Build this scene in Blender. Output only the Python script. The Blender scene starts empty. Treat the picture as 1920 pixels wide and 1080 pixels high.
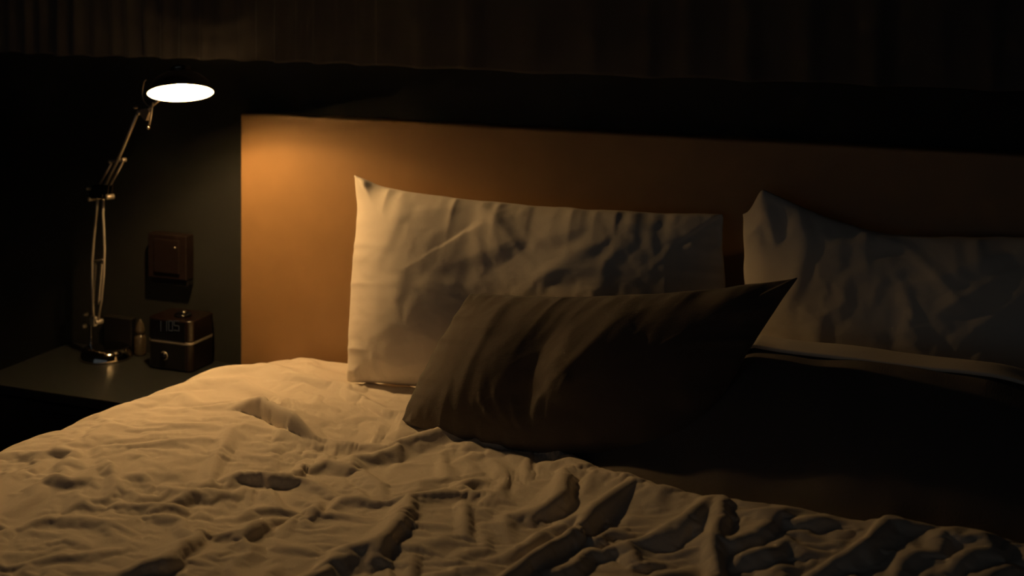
import bpy, bmesh, math, random
import numpy as np
from mathutils import Vector, Matrix

random.seed(7)
rng = np.random.default_rng(11)
C = bpy.context.scene.collection
PI = math.pi

# ------------------------------------------------------------------ camera numbers (metres; X along the headboard, Y into the wall, Z up)
F = 2667.0                      # 50 mm on a 36 mm sensor, in pixels of a 1920 frame
YH = -109.0                     # height of the horizon in the picture (the lens is shifted down)
TH = math.radians(22.3)
EYE = 1.56
FW = (-math.sin(TH), math.cos(TH))
RT = (math.cos(TH), math.sin(TH))
_a = (450 - 960) / F
CX = -3.55 * (FW[0] + _a * RT[0])
CY = -0.05 - 3.55 * (FW[1] + _a * RT[1])


def ray(px, py):
    a = (px - 960) / F
    return (FW[0] + a * RT[0], FW[1] + a * RT[1], -(py - YH) / F)


def at_y(px, py, y):
    d = ray(px, py)
    t = (y - CY) / d[1]
    return Vector((CX + t * d[0], y, EYE + t * d[2]))


def at_z(px, py, z):
    d = ray(px, py)
    t = (z - EYE) / d[2]
    return Vector((CX + t * d[0], CY + t * d[1], z))


def at_plane(px, py, p, n):
    d = Vector(ray(px, py))
    o = Vector((CX, CY, EYE))
    t = (Vector(p) - o).dot(n) / d.dot(n)
    return o + d * t


# ------------------------------------------------------------------ materials
def mat(name, color, rough=0.6, metal=0.0, spec=0.5, sheen=0.0, bump=None, emis=None, vary=None, sss=0.0, trans=0.0, coat=0.0):
    m = bpy.data.materials.new(name)
    m.use_nodes = True
    nt = m.node_tree
    b = nt.nodes['Principled BSDF']
    b.inputs['Base Color'].default_value = (*color, 1)
    b.inputs['Roughness'].default_value = rough
    b.inputs['Metallic'].default_value = metal
    b.inputs['Specular IOR Level'].default_value = spec
    b.inputs['Coat Weight'].default_value = coat
    b.inputs['Transmission Weight'].default_value = trans
    if sheen:
        b.inputs['Sheen Weight'].default_value = sheen
        b.inputs['Sheen Roughness'].default_value = 0.5
    tc = nt.nodes.new('ShaderNodeTexCoord')
    if vary:                                            # (scale, amount): soft mottling of the colour
        n = nt.nodes.new('ShaderNodeTexNoise')
        n.inputs['Scale'].default_value = vary[0]
        n.inputs['Detail'].default_value = 5
        nt.links.new(tc.outputs['Object'], n.inputs['Vector'])
        r = nt.nodes.new('ShaderNodeValToRGB')
        k = vary[1]
        r.color_ramp.elements[0].position = 0.3
        r.color_ramp.elements[1].position = 0.7
        r.color_ramp.elements[0].color = (*[c * (1 - k) for c in color], 1)
        r.color_ramp.elements[1].color = (*[min(1, c * (1 + k)) for c in color], 1)
        nt.links.new(n.outputs['Fac'], r.inputs['Fac'])
        nt.links.new(r.outputs['Color'], b.inputs['Base Color'])
    if bump:                                            # (kind, scale, strength, distance)
        kind, sc, st, di = bump
        bp = nt.nodes.new('ShaderNodeBump')
        bp.inputs['Strength'].default_value = st
        bp.inputs['Distance'].default_value = di
        if kind == 'weave':
            w1 = nt.nodes.new('ShaderNodeTexNoise')
            w2 = nt.nodes.new('ShaderNodeTexNoise')
            mp1 = nt.nodes.new('ShaderNodeMapping')
            mp2 = nt.nodes.new('ShaderNodeMapping')
            mp1.inputs['Scale'].default_value = (sc, sc * 0.12, sc)
            mp2.inputs['Scale'].default_value = (sc * 0.12, sc, sc)
            for mp, w in ((mp1, w1), (mp2, w2)):
                nt.links.new(tc.outputs['Object'], mp.inputs['Vector'])
                nt.links.new(mp.outputs['Vector'], w.inputs['Vector'])
                w.inputs['Scale'].default_value = 1.0
                w.inputs['Detail'].default_value = 3
            ad = nt.nodes.new('ShaderNodeMath')
            nt.links.new(w1.outputs['Fac'], ad.inputs[0])
            nt.links.new(w2.outputs['Fac'], ad.inputs[1])
            nt.links.new(ad.outputs[0], bp.inputs['Height'])
        else:
            n2 = nt.nodes.new('ShaderNodeTexNoise')
            n2.inputs['Scale'].default_value = sc
            n2.inputs['Detail'].default_value = 4
            nt.links.new(tc.outputs['Object'], n2.inputs['Vector'])
            nt.links.new(n2.outputs['Fac'], bp.inputs['Height'])
        nt.links.new(bp.outputs['Normal'], b.inputs['Normal'])
    if emis:
        b.inputs['Emission Color'].default_value = (*emis[0], 1)
        b.inputs['Emission Strength'].default_value = emis[1]
    return m


LAMP_RGB = (1.0, 0.585, 0.22)
M = dict(
    linen=mat('white_cotton', (0.80, 0.725, 0.635), 0.85, spec=0.15, sheen=0.15, bump=('weave', 420, 0.16, 0.0012)),
    case=mat('white_pillowcase_cotton', (0.78, 0.715, 0.635), 0.85, spec=0.15, sheen=0.15, bump=('weave', 420, 0.12, 0.001)),
    dark=mat('charcoal_brown_cloth', (0.088, 0.073, 0.067), 0.9, spec=0.1, sheen=0.2, bump=('weave', 520, 0.3, 0.0015)),
    throw=mat('dark_brown_blanket_cloth', (0.16, 0.14, 0.13), 0.92, spec=0.08, sheen=0.1, bump=('weave', 380, 0.25, 0.0015)),
    orange=mat('orange_leather_board', (0.275, 0.155, 0.062), 0.5, spec=0.6, bump=('noise', 260, 0.05, 0.0008), vary=(14, 0.05)),
    wall=mat('charcoal_wall_paint', (0.0115, 0.0125, 0.0125), 0.7, spec=0.3, bump=('noise', 120, 0.12, 0.001), vary=(3, 0.12)),
    ceil=mat('dark_ceiling_paint', (0.05, 0.05, 0.05), 0.9, spec=0.1, vary=(2, 0.1)),
    carpet=mat('dark_carpet', (0.03, 0.028, 0.027), 0.97, spec=0.05, bump=('noise', 300, 0.6, 0.004), vary=(40, 0.3)),
    curtain=mat('dark_brown_curtain_cloth', (0.085, 0.079, 0.078), 0.9, spec=0.1, sheen=0.25, bump=('weave', 300, 0.2, 0.001)),
    black_top=mat('black_laminate', (0.017, 0.019, 0.021), 0.33, spec=0.45, bump=('noise', 60, 0.03, 0.0006), vary=(30, 0.15)),
    black_body=mat('black_lacquer', (0.010, 0.010, 0.010), 0.55, spec=0.3, vary=(8, 0.1)),
    chrome=mat('chrome', (0.62, 0.58, 0.53), 0.09, 1.0, vary=(30, 0.03)),
    steel=mat('brushed_steel', (0.70, 0.64, 0.57), 0.45, 0.75, vary=(60, 0.06)),
    black_plastic=mat('black_plastic', (0.006, 0.006, 0.007), 0.35, spec=0.4, vary=(40, 0.1)),
    gloss_black=mat('gloss_black_panel', (0.004, 0.004, 0.006), 0.12, spec=0.4, vary=(20, 0.1)),
    wood=mat('dark_red_wood', (0.0075, 0.0036, 0.003), 0.3, spec=0.5, vary=(35, 0.3), coat=0.2),
    digits=mat('dim_grey_digits', (0.03, 0.035, 0.04), 0.5, emis=((0.75, 0.9, 1.0), 0.006), vary=(10, 0.02)),
    shade_out=mat('lamp_shade_metal', (0.45, 0.42, 0.38), 0.25, 1.0, vary=(30, 0.04)),
    shade_in=mat('lamp_shade_white_inside', (0.86, 0.85, 0.82), 0.7, spec=0.2, vary=(20, 0.02)),
    glass=mat('amenity_bottle_glass', (0.075, 0.058, 0.042), 0.10, spec=0.6, trans=0.25, vary=(20, 0.05)),
    red_box=mat('dark_red_brown_plastic', (0.0085, 0.0045, 0.004), 0.45, spec=0.4, vary=(20, 0.15)),
    frame=mat('dark_bed_base_cloth', (0.03, 0.027, 0.025), 0.9, spec=0.1, vary=(20, 0.1)),
)


def emitter(name, color, strength):
    m = bpy.data.materials.new(name)
    m.use_nodes = True
    nt = m.node_tree
    nt.nodes.remove(nt.nodes['Principled BSDF'])
    e = nt.nodes.new('ShaderNodeEmission')
    e.inputs['Color'].default_value = (*color, 1)
    e.inputs['Strength'].default_value = strength
    nt.links.new(e.outputs[0], nt.nodes['Material Output'].inputs['Surface'])
    return m


BULB_POWER = 8000.0
GLASS_POWER = 1350.0
M['bulb'] = emitter('warm_filament_glow', LAMP_RGB, BULB_POWER)


def frosted(name, color, strength, clear):
    m = emitter(name, color, strength)
    nt = m.node_tree
    e = [n for n in nt.nodes if n.type == 'EMISSION'][0]
    tr = nt.nodes.new('ShaderNodeBsdfTransparent')
    mx = nt.nodes.new('ShaderNodeMixShader')
    mx.inputs[0].default_value = clear
    nt.links.new(e.outputs[0], mx.inputs[1])
    nt.links.new(tr.outputs[0], mx.inputs[2])
    nt.links.new(mx.outputs[0], nt.nodes['Material Output'].inputs['Surface'])
    return m


M['bulb_glass'] = frosted('frosted_bulb_glass', LAMP_RGB, GLASS_POWER, 0.6)


# ------------------------------------------------------------------ object helpers
def thing(name, label, cat, loc, group=None):
    o = bpy.data.objects.new(name, None)
    C.objects.link(o)
    o.empty_display_size = 0.05
    o.location = loc
    o['label'] = label
    o['category'] = cat
    if group:
        o['group'] = group
    return o


def tag(o, label, cat, group=None):
    o['label'] = label
    o['category'] = cat
    if group:
        o['group'] = group
    return o


def root_loc(p):
    while p.parent:
        p = p.parent
    return p.location.copy()


def link_mesh(name, me, m, parent=None, origin=None, smooth=False):
    """Mesh vertices come in world coordinates; they are stored about the thing's own base."""
    base = root_loc(parent) if parent else Vector(origin or (0, 0, 0))
    me.transform(Matrix.Translation(-base))
    me.materials.append(m)
    if smooth:
        me.polygons.foreach_set('use_smooth', [True] * len(me.polygons))
    o = bpy.data.objects.new(name, me)
    C.objects.link(o)
    if parent:
        o.parent = parent
    else:
        o.location = base
    return o


def obj(name, bm, m, parent=None, origin=None, smooth=False):
    bmesh.ops.recalc_face_normals(bm, faces=bm.faces[:])
    me = bpy.data.meshes.new(name)
    bm.to_mesh(me)
    bm.free()
    return link_mesh(name, me, m, parent, origin, smooth)


def struct(name, bm, m):
    o = obj(name, bm, m)
    o['kind'] = 'structure'
    return o


def box(bm, x0, x1, y0, y1, z0, z1, bev=0.0, seg=2):
    b = bmesh.new()
    bmesh.ops.create_cube(b, size=1)
    for v in b.verts:
        v.co = Vector(((x0 + x1) / 2 + v.co.x * (x1 - x0), (y0 + y1) / 2 + v.co.y * (y1 - y0), (z0 + z1) / 2 + v.co.z * (z1 - z0)))
    if bev:
        bmesh.ops.bevel(b, geom=b.edges[:], offset=bev, segments=seg, profile=0.5, affect='EDGES')
    me = bpy.data.meshes.new('t')
    b.to_mesh(me)
    b.free()
    bm.from_mesh(me)
    bpy.data.meshes.remove(me)
    return bm


def tube(bm, pts, r, n=12, caps=True):
    pts = [Vector(p) for p in pts]
    rs = r if isinstance(r, (list, tuple)) else [r] * len(pts)
    t0 = (pts[1] - pts[0]).normalized()
    up = Vector((0, 0, 1)) if abs(t0.z) < 0.9 else Vector((1, 0, 0))
    a = t0.cross(up).normalized()
    rings = []
    for i, p in enumerate(pts):
        t = (pts[min(i + 1, len(pts) - 1)] - pts[max(i - 1, 0)]).normalized()
        a = (a - t * a.dot(t)).normalized()
        b = t.cross(a)
        rings.append([bm.verts.new(p + (a * math.cos(2 * PI * k / n) + b * math.sin(2 * PI * k / n)) * rs[i]) for k in range(n)])
    for A, B in zip(rings, rings[1:]):
        for k in range(n):
            bm.faces.new((A[k], A[(k + 1) % n], B[(k + 1) % n], B[k]))
    if caps:
        bm.faces.new(rings[0][::-1])
        bm.faces.new(rings[-1])
    return bm


def frame_from(axis):
    z = Vector(axis).normalized()
    x = z.cross(Vector((0, 0, 1)))
    if x.length < 1e-4:
        x = Vector((1, 0, 0))
    x.normalize()
    return Matrix((x, z.cross(x), z)).transposed()


def lathe(bm, prof, origin=(0, 0, 0), axis=(0, 0, 1), n=48, close=True):
    R = frame_from(axis)
    o = Vector(origin)
    rings = []
    for r, z in prof:
        if r < 1e-6:
            rings.append([bm.verts.new(o + R @ Vector((0, 0, z)))])
        else:
            rings.append([bm.verts.new(o + R @ Vector((r * math.cos(2 * PI * k / n), r * math.sin(2 * PI * k / n), z))) for k in range(n)])
    for A, B in zip(rings, rings[1:]):
        for k in range(n):
            k2 = (k + 1) % n
            if len(A) == 1 and len(B) == 1:
                continue
            if len(A) == 1:
                bm.faces.new((A[0], B[k2], B[k]))
            elif len(B) == 1:
                bm.faces.new((A[k], A[k2], B[0]))
            else:
                bm.faces.new((A[k], A[k2], B[k2], B[k]))
    return bm


def ball(bm, c, r, n=16):
    prof = [(r * math.sin(PI * i / n), -r * math.cos(PI * i / n)) for i in range(n + 1)]
    return lathe(bm, prof, c, (0, 0, 1), 20)


# ------------------------------------------------------------------ noise and folds on arrays
def vnoise(x, y, seed=0):
    """Smooth value noise, about -1..1."""
    r = np.random.default_rng(seed)
    T = r.uniform(-1, 1, (64, 64))
    xi = np.floor(x).astype(int)
    yi = np.floor(y).astype(int)
    fx = x - xi
    fy = y - yi
    fx = fx * fx * fx * (fx * (fx * 6 - 15) + 10)
    fy = fy * fy * fy * (fy * (fy * 6 - 15) + 10)
    a = T[yi % 64, xi % 64]
    b = T[yi % 64, (xi + 1) % 64]
    c = T[(yi + 1) % 64, xi % 64]
    d = T[(yi + 1) % 64, (xi + 1) % 64]
    return (a * (1 - fx) + b * fx) * (1 - fy) + (c * (1 - fx) + d * fx) * fy


def sstep(a, b, x):
    t = np.clip((x - a) / (b - a), 0, 1)
    return t * t * (3 - 2 * t)


def crease(X, Y, pts, h, wf, wb, endtaper=0.34, cusp=True):
    """Height of one fold: crest along pts, the steep side (width wf) on the right hand of its run, the easy side wb on the left."""
    pts = np.asarray(pts, float)
    pad = 3 * max(wf, wb)
    msk = (X > pts[:, 0].min() - pad) & (X < pts[:, 0].max() + pad) & (Y > pts[:, 1].min() - pad) & (Y < pts[:, 1].max() + pad)
    out = np.zeros_like(X)
    if not msk.any():
        return out
    x = X[msk]
    y = Y[msk]
    seg = pts[1:] - pts[:-1]
    L = np.hypot(seg[:, 0], seg[:, 1]) + 1e-9
    cum = np.concatenate([[0], np.cumsum(L)])
    best = np.full(x.shape, 1e9)
    sd = np.zeros_like(x)
    par = np.zeros_like(x)
    for i in range(len(seg)):
        dx = x - pts[i, 0]
        dy = y - pts[i, 1]
        t = np.clip((dx * seg[i, 0] + dy * seg[i, 1]) / L[i] ** 2, 0, 1)
        ex = dx - t * seg[i, 0]
        ey = dy - t * seg[i, 1]
        d = np.hypot(ex, ey)
        s = np.sign(seg[i, 0] * dy - seg[i, 1] * dx)
        u = d < best
        best[u] = d[u]
        sd[u] = s[u]
        par[u] = ((cum[i] + t * L[i]) / cum[-1])[u]
    tp = np.clip(np.minimum(par, 1 - par) / endtaper, 0, 1)
    tp = tp * tp * (3 - 2 * tp)
    nar = 0.45 + 0.55 * tp
    f = best / (1.45 * wf * nar)
    steep = 1 - sstep(-0.12, 1.0, f) ** 1.0 - 0.13 * np.exp(-((f - 1.05) / 0.32) ** 2)
    steep = steep / (1 - sstep(-0.12, 1.0, np.zeros(1)))
    if cusp:                                            # a full lobe that drops into a sharp valley, the next lobe rising from it
        steep = np.where(f < 1, 1 - 1.45 * np.clip(f, 0, 1) ** 1.5, -0.45 * np.clip(1 - (f - 1) / 1.5, 0, 1) ** 2)
    prof = np.where(sd < 0, steep, np.exp(-(best / (wb * nar)) ** 1.35))
    out[msk] = h * tp * prof
    return out


def smooth_line(pts, n=4):
    """Catmull-Rom through the points."""
    p = np.asarray(pts, float)
    if len(p) < 3:
        return p
    q = np.vstack([2 * p[0] - p[1], p, 2 * p[-1] - p[-2]])
    out = []
    for i in range(1, len(q) - 2):
        for k in range(n):
            t = k / n
            out.append(0.5 * (2 * q[i] + (q[i + 1] - q[i - 1]) * t + (2 * q[i - 1] - 5 * q[i] + 4 * q[i + 1] - q[i + 2]) * t * t
                              + (3 * q[i] - q[i - 1] - 3 * q[i + 1] + q[i + 2]) * t ** 3))
    out.append(p[-1])
    return np.array(out)


# ------------------------------------------------------------------ cloth: lengths of a grid of threads kept by relaxation
def _pull(A, B, L, k, comp=1.0):
    d = B - A
    l = np.sqrt((d * d).sum(-1)) + 1e-9
    g = (l - L) / l
    if comp != 1.0:
        g = np.where(g < 0, g * comp, g)
    c = d * (0.5 * k * g)[..., None]
    A += c
    B -= c


def relax(P, rh, rv, k=1.0, kd=0.35, kb=0.12, bend=True):
    """One sweep over P (rows, cols, 3): thread lengths rh, rv; diagonal and two-apart constraints hold shape."""
    for s in (0, 1):
        n = (P.shape[1] - s) // 2
        if n > 0:
            _pull(P[:, s:s + 2 * n:2], P[:, s + 1:s + 2 * n:2], rh[:, s:s + 2 * n:2][:, :n], k)
        n = (P.shape[0] - s) // 2
        if n > 0:
            _pull(P[s:s + 2 * n:2], P[s + 1:s + 2 * n:2], rv[s:s + 2 * n:2][:n], k)
    dl = np.sqrt(rh[:-1] ** 2 + rv[:, :-1] ** 2)
    for s in (0, 1):
        n = (P.shape[0] - s) // 2
        if n > 0:
            a = P[s:s + 2 * n:2]
            b = P[s + 1:s + 2 * n:2]
            q = dl[s:s + 2 * n:2][:n]
            _pull(a[:, :-1], b[:, 1:], q, kd)
            _pull(a[:, 1:], b[:, :-1], q, kd)
    if bend:
        for s in range(4):
            A = P[:, s::4]
            B = P[:, s + 2::4]
            n = B.shape[1]
            if n:
                L = (rh[:, :-1] + rh[:, 1:])[:, s::4][:, :n]
                _pull(A[:, :n], B, L, kb)
            A = P[s::4]
            B = P[s + 2::4]
            n = B.shape[0]
            if n:
                L = (rv[:-1] + rv[1:])[s::4][:n]
                _pull(A[:n], B, L, kb)


def grid_normals(P):
    gu = np.gradient(P, axis=1)
    gv = np.gradient(P, axis=0)
    n = np.cross(gu, gv)
    return n / (np.linalg.norm(n, axis=-1, keepdims=True) + 1e-12)


def upsample(P, ny, nx):
    y = np.linspace(0, P.shape[0] - 1, ny)
    x = np.linspace(0, P.shape[1] - 1, nx)
    y0 = np.clip(np.floor(y).astype(int), 0, P.shape[0] - 2)
    x0 = np.clip(np.floor(x).astype(int), 0, P.shape[1] - 2)
    fy = (y - y0)[:, None, None]
    fx = (x - x0)[None, :, None]
    a = P[y0][:, x0]
    b = P[y0][:, x0 + 1]
    c = P[y0 + 1][:, x0]
    d = P[y0 + 1][:, x0 + 1]
    return (a * (1 - fx) + b * fx) * (1 - fy) + (c * (1 - fx) + d * fx) * fy


def blur(A, n=1):
    for _ in range(n):
        B = A.copy()
        B[1:-1] = (A[:-2] + 2 * A[1:-1] + A[2:]) / 4
        A = B.copy()
        A[:, 1:-1] = (B[:, :-2] + 2 * B[:, 1:-1] + B[:, 2:]) / 4
    return A


def grid_mesh(name, P, extra=None, wrap=None):
    """Quads from a (rows, cols, 3) array."""
    ny, nx = P.shape[:2]
    me = bpy.data.meshes.new(name)
    idx = np.arange(ny * nx).reshape(ny, nx)
    q = np.stack([idx[:-1, :-1], idx[:-1, 1:], idx[1:, 1:], idx[1:, :-1]], -1).reshape(-1, 4)
    me.from_pydata(P.reshape(-1, 3).tolist(), [], q.tolist())
    me.update()
    return me


def cloth_run(P, floor, excess, bend, frames, gravity=-2.0, mass=0.15, tens=60.0):
    """Lets a sheet of cloth, larger than the place it lies on, settle over 'floor' and fall into folds (Blender's cloth solver)."""
    sc = bpy.context.scene
    g_old = tuple(sc.gravity)
    sc.gravity = (0, 0, gravity)
    ny, nx = P.shape[:2]
    me = grid_mesh('loose_cloth', P)
    o = bpy.data.objects.new('loose_cloth', me)
    C.objects.link(o)
    pin = o.vertex_groups.new(name='pin')
    idx = np.arange(nx * ny).reshape(ny, nx)
    pin.add(np.unique(np.concatenate([idx[0], idx[-1], idx[:, 0], idx[:, -1]])).tolist(), 1.0, 'REPLACE')
    fo = bpy.data.objects.new('loose_floor', grid_mesh('loose_floor', floor[::-1]))
    C.objects.link(fo)
    fo.modifiers.new('col', 'COLLISION')
    fo.collision.thickness_outer = 0.003
    fo.collision.cloth_friction = 1.5
    m = o.modifiers.new('cl', 'CLOTH')
    c = m.settings
    c.quality = 5
    c.mass = mass
    c.tension_stiffness = c.compression_stiffness = tens
    c.shear_stiffness = tens / 3
    c.bending_stiffness = bend
    c.tension_damping = c.compression_damping = 8
    c.shear_damping = 5
    c.bending_damping = 0.5
    c.air_damping = 2
    c.vertex_group_mass = 'pin'
    c.shrink_min = c.shrink_max = -excess
    m.collision_settings.use_collision = True
    m.collision_settings.use_self_collision = False
    m.collision_settings.distance_min = 0.003
    m.point_cache.frame_start = 1
    m.point_cache.frame_end = frames + 2
    for fr in range(1, frames + 1):
        sc.frame_set(fr)
    ev = o.evaluated_get(bpy.context.evaluated_depsgraph_get())
    co = np.empty(nx * ny * 3)
    ev.data.vertices.foreach_get('co', co)
    sc.frame_set(1)
    sc.gravity = g_old
    for ob in (o, fo):
        md = ob.data
        bpy.data.objects.remove(ob)
        bpy.data.meshes.remove(md)
    return co.reshape(ny, nx, 3)


def cubic_up(A, ny, nx):
    """Smooth (Catmull-Rom) enlargement of a grid."""
    def ax(A, n):
        m = A.shape[0]
        t = np.linspace(0, m - 1, n)
        i = np.clip(np.floor(t).astype(int), 0, m - 2)
        f = (t - i)[:, None, None]
        p = [A[np.clip(i + k, 0, m - 1)] for k in (-1, 0, 1, 2)]
        return 0.5 * (2 * p[1] + (p[2] - p[0]) * f + (2 * p[0] - 5 * p[1] + 4 * p[2] - p[3]) * f ** 2 + (3 * p[1] - p[0] - 3 * p[2] + p[3]) * f ** 3)
    B = ax(A, ny)
    return ax(B.transpose(1, 0, 2), nx).transpose(1, 0, 2)


SETTLED = {}                                                      # the wrinkles of the settled duvet cover, kept for the other cases


# ------------------------------------------------------------------ pillows: two sheets sewn round the edge and filled
def soft_pillow(w, h, nx, ny, tf, tb, seed=0, bow=(0.0, 0.02, 0.0, 0.01), p=2.7, q=2.3, e=0.55, pucker=0.004, detail=0.2, part=(60, 130, 70, 170), skew=0.0):
    """A filled case: smooth swell, edges gathered along the seam, small wrinkles like those of the duvet cover.
    bow = how far the left, top, right and bottom seams sag inwards (metres)."""
    a, b = np.meshgrid(np.linspace(0, 1, nx), np.linspace(0, 1, ny))
    A = np.clip(1 - np.abs(2 * a - 1) ** p, 0, 1)
    Bv = np.clip(1 - np.abs(2 * b ** 0.88 - 1) ** q, 0, 1)
    t = (A * Bv) ** e * (1 - skew * (0.75 * sstep(0.09, 0.42, a) + 0.25 * sstep(0.62, 1.0, a)))
    bit = SETTLED['cover'][part[0]:part[1], part[2]:part[3], 2:]
    bit = cubic_up(bit - blur(bit, 60), ny, nx)
    rough = bit[..., 0]
    ed = np.minimum(np.minimum(a, 1 - a) * w, np.minimum(b, 1 - b) * h)
    side = np.where(np.minimum(a, 1 - a) * w < np.minimum(b, 1 - b) * h, b * h, a * w)
    g = (1 - 2 * np.abs(vnoise(side * 17 + 3, side * 0 + seed, seed + 5))) + 0.6 * vnoise(side * 38, side * 0 + 2, seed + 6)
    gather = pucker * g * np.exp(-ed / 0.055) * np.clip(ed / 0.012, 0, 1)
    u = a * w + bow[0] * 4 * b * (1 - b) * (1 - a) - bow[2] * 4 * b * (1 - b) * a
    v = b * h - bow[1] * 4 * a * (1 - a) * b + bow[3] * 4 * a * (1 - a) * (1 - b)
    seam = 0.0035 * vnoise(side * 22, side * 0 + 7, seed + 9) * np.clip(1 - ed / 0.01, 0, 1)
    u = u + seam * (np.minimum(a, 1 - a) < 1e-6) * (b * (1 - b) > .01)
    v = v + seam * (np.minimum(b, 1 - b) < 1e-6) * (a * (1 - a) > .01)
    low = 0.007 * vnoise(a * 4 + seed, b * 3, seed + 2) * t
    f = t * tf + gather + detail * rough * np.clip(ed / 0.02, 0, 1) + low
    k = -t * tb - 0.5 * gather
    bd = ed < 1e-9
    f[bd] = 0
    k[bd] = 0
    return [np.stack([u, v, f], -1), np.stack([u, v, k], -1)]


def pose_pillow(S, w, h, quad, front=1.0, back=1.0):
    """Corner quad = (bl, br, tl, tr) of the seam in the room; thickness goes along the quad's normal."""
    bl, br, tl, tr = [np.array(q, float) for q in quad]
    c = S[0]
    u0, u1 = (c[0, 0, 0] + c[-1, 0, 0]) / 2, (c[0, -1, 0] + c[-1, -1, 0]) / 2
    v0, v1 = (c[0, 0, 1] + c[0, -1, 1]) / 2, (c[-1, 0, 1] + c[-1, -1, 1]) / 2
    n = np.cross(br - bl, tl - bl)
    n = n / np.linalg.norm(n)
    out = []
    for k in (0, 1):
        a = ((S[k][..., 0] - u0) / (u1 - u0))[..., None]
        b = ((S[k][..., 1] - v0) / (v1 - v0))[..., None]
        base = (bl * (1 - a) + br * a) * (1 - b) + (tl * (1 - a) + tr * a) * b
        out.append(base + n * (S[k][..., 2] * (front if k == 0 else back))[..., None])
    return out, n


def pillow_mesh(name, F_, B_):
    ny, nx = F_.shape[:2]
    verts = F_.reshape(-1, 3).tolist()
    idF = np.arange(ny * nx).reshape(ny, nx)
    idB = idF.copy()
    inner = np.zeros((ny, nx), bool)
    inner[1:-1, 1:-1] = True
    idB[inner] = ny * nx + np.arange(inner.sum())
    verts += B_[inner].tolist()
    q = np.stack([idF[:-1, :-1], idF[:-1, 1:], idF[1:, 1:], idF[1:, :-1]], -1).reshape(-1, 4)
    q2 = np.stack([idB[:-1, :-1], idB[1:, :-1], idB[1:, 1:], idB[:-1, 1:]], -1).reshape(-1, 4)
    me = bpy.data.meshes.new(name)
    me.from_pydata(verts, [], q.tolist() + q2.tolist())
    me.update()
    return me


def crease_on(P, n, lines, quad):
    """Traced folds on a pillow's front sheet: lines are in the plane of the quad, in metres from its lower left corner."""
    bl, br, tl, tr = [np.array(q, float) for q in quad]
    ex = (br - bl) / np.linalg.norm(br - bl)
    ey = np.cross(n, ex)
    X = (P - bl) @ ex
    Y = (P - bl) @ ey
    H = np.zeros_like(X)
    for pts, h, wf, wb in lines:
        H += crease(X, Y, smooth_line(pts, 3), h, wf, wb, cusp=False)
    return P + n * H[..., None]


def px_on(quad, n, off, pts):
    bl = Vector(quad[0])
    ex = (Vector(quad[1]) - bl).normalized()
    nn = Vector(n)
    ey = nn.cross(ex)
    out = []
    for p in pts:
        q = at_plane(p[0], p[1], bl + nn * off, nn) - bl
        out.append((q.dot(ex), q.dot(ey)))
    return out

# ================================================================== THE ROOM
HB_Y = -0.05                                                      # front of the headboard
TOP = 0.488                                                       # top of the nightstand
RX0, RX1, RY0, RZ = -1.7, 3.6, -4.6, 2.55
bm = bmesh.new(); box(bm, RX0 - .1, RX1 + .1, 0.0, 0.12, 0, RZ); struct('wall_back', bm, M['wall'])
bm = bmesh.new(); box(bm, RX0 - .12, RX0, RY0, 0.0, 0, RZ); struct('wall_left', bm, M['wall'])
bm = bmesh.new(); box(bm, RX1, RX1 + .12, RY0, 0.0, 0, RZ); struct('wall_right', bm, M['wall'])
bm = bmesh.new(); box(bm, RX0 - .12, RX1 + .12, RY0, 0.12, -0.1, 0); struct('floor', bm, M['carpet'])
bm = bmesh.new(); box(bm, RX0 - .12, RX1 + .12, RY0, 0.12, RZ, RZ + .1); struct('ceiling', bm, M['ceil'])
for nm, x0, x1 in (('baseboard_back', RX0, -0.62),):
    bm = bmesh.new(); box(bm, x0, x1, -0.015, 0.0, 0, 0.08, 0.003); struct(nm, bm, M['black_body'])

# ------------------------------------------------------------------ headboard
bm = bmesh.new()
box(bm, 0.0, 2.75, HB_Y, -0.001, 0.0, 1.133, 0.007, 3)
tag(obj('headboard', bm, M['orange'], origin=(1.37, -0.02, 0.0)), 'wide orange-brown headboard panel on the wall behind the pillows', 'headboard')

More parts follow.
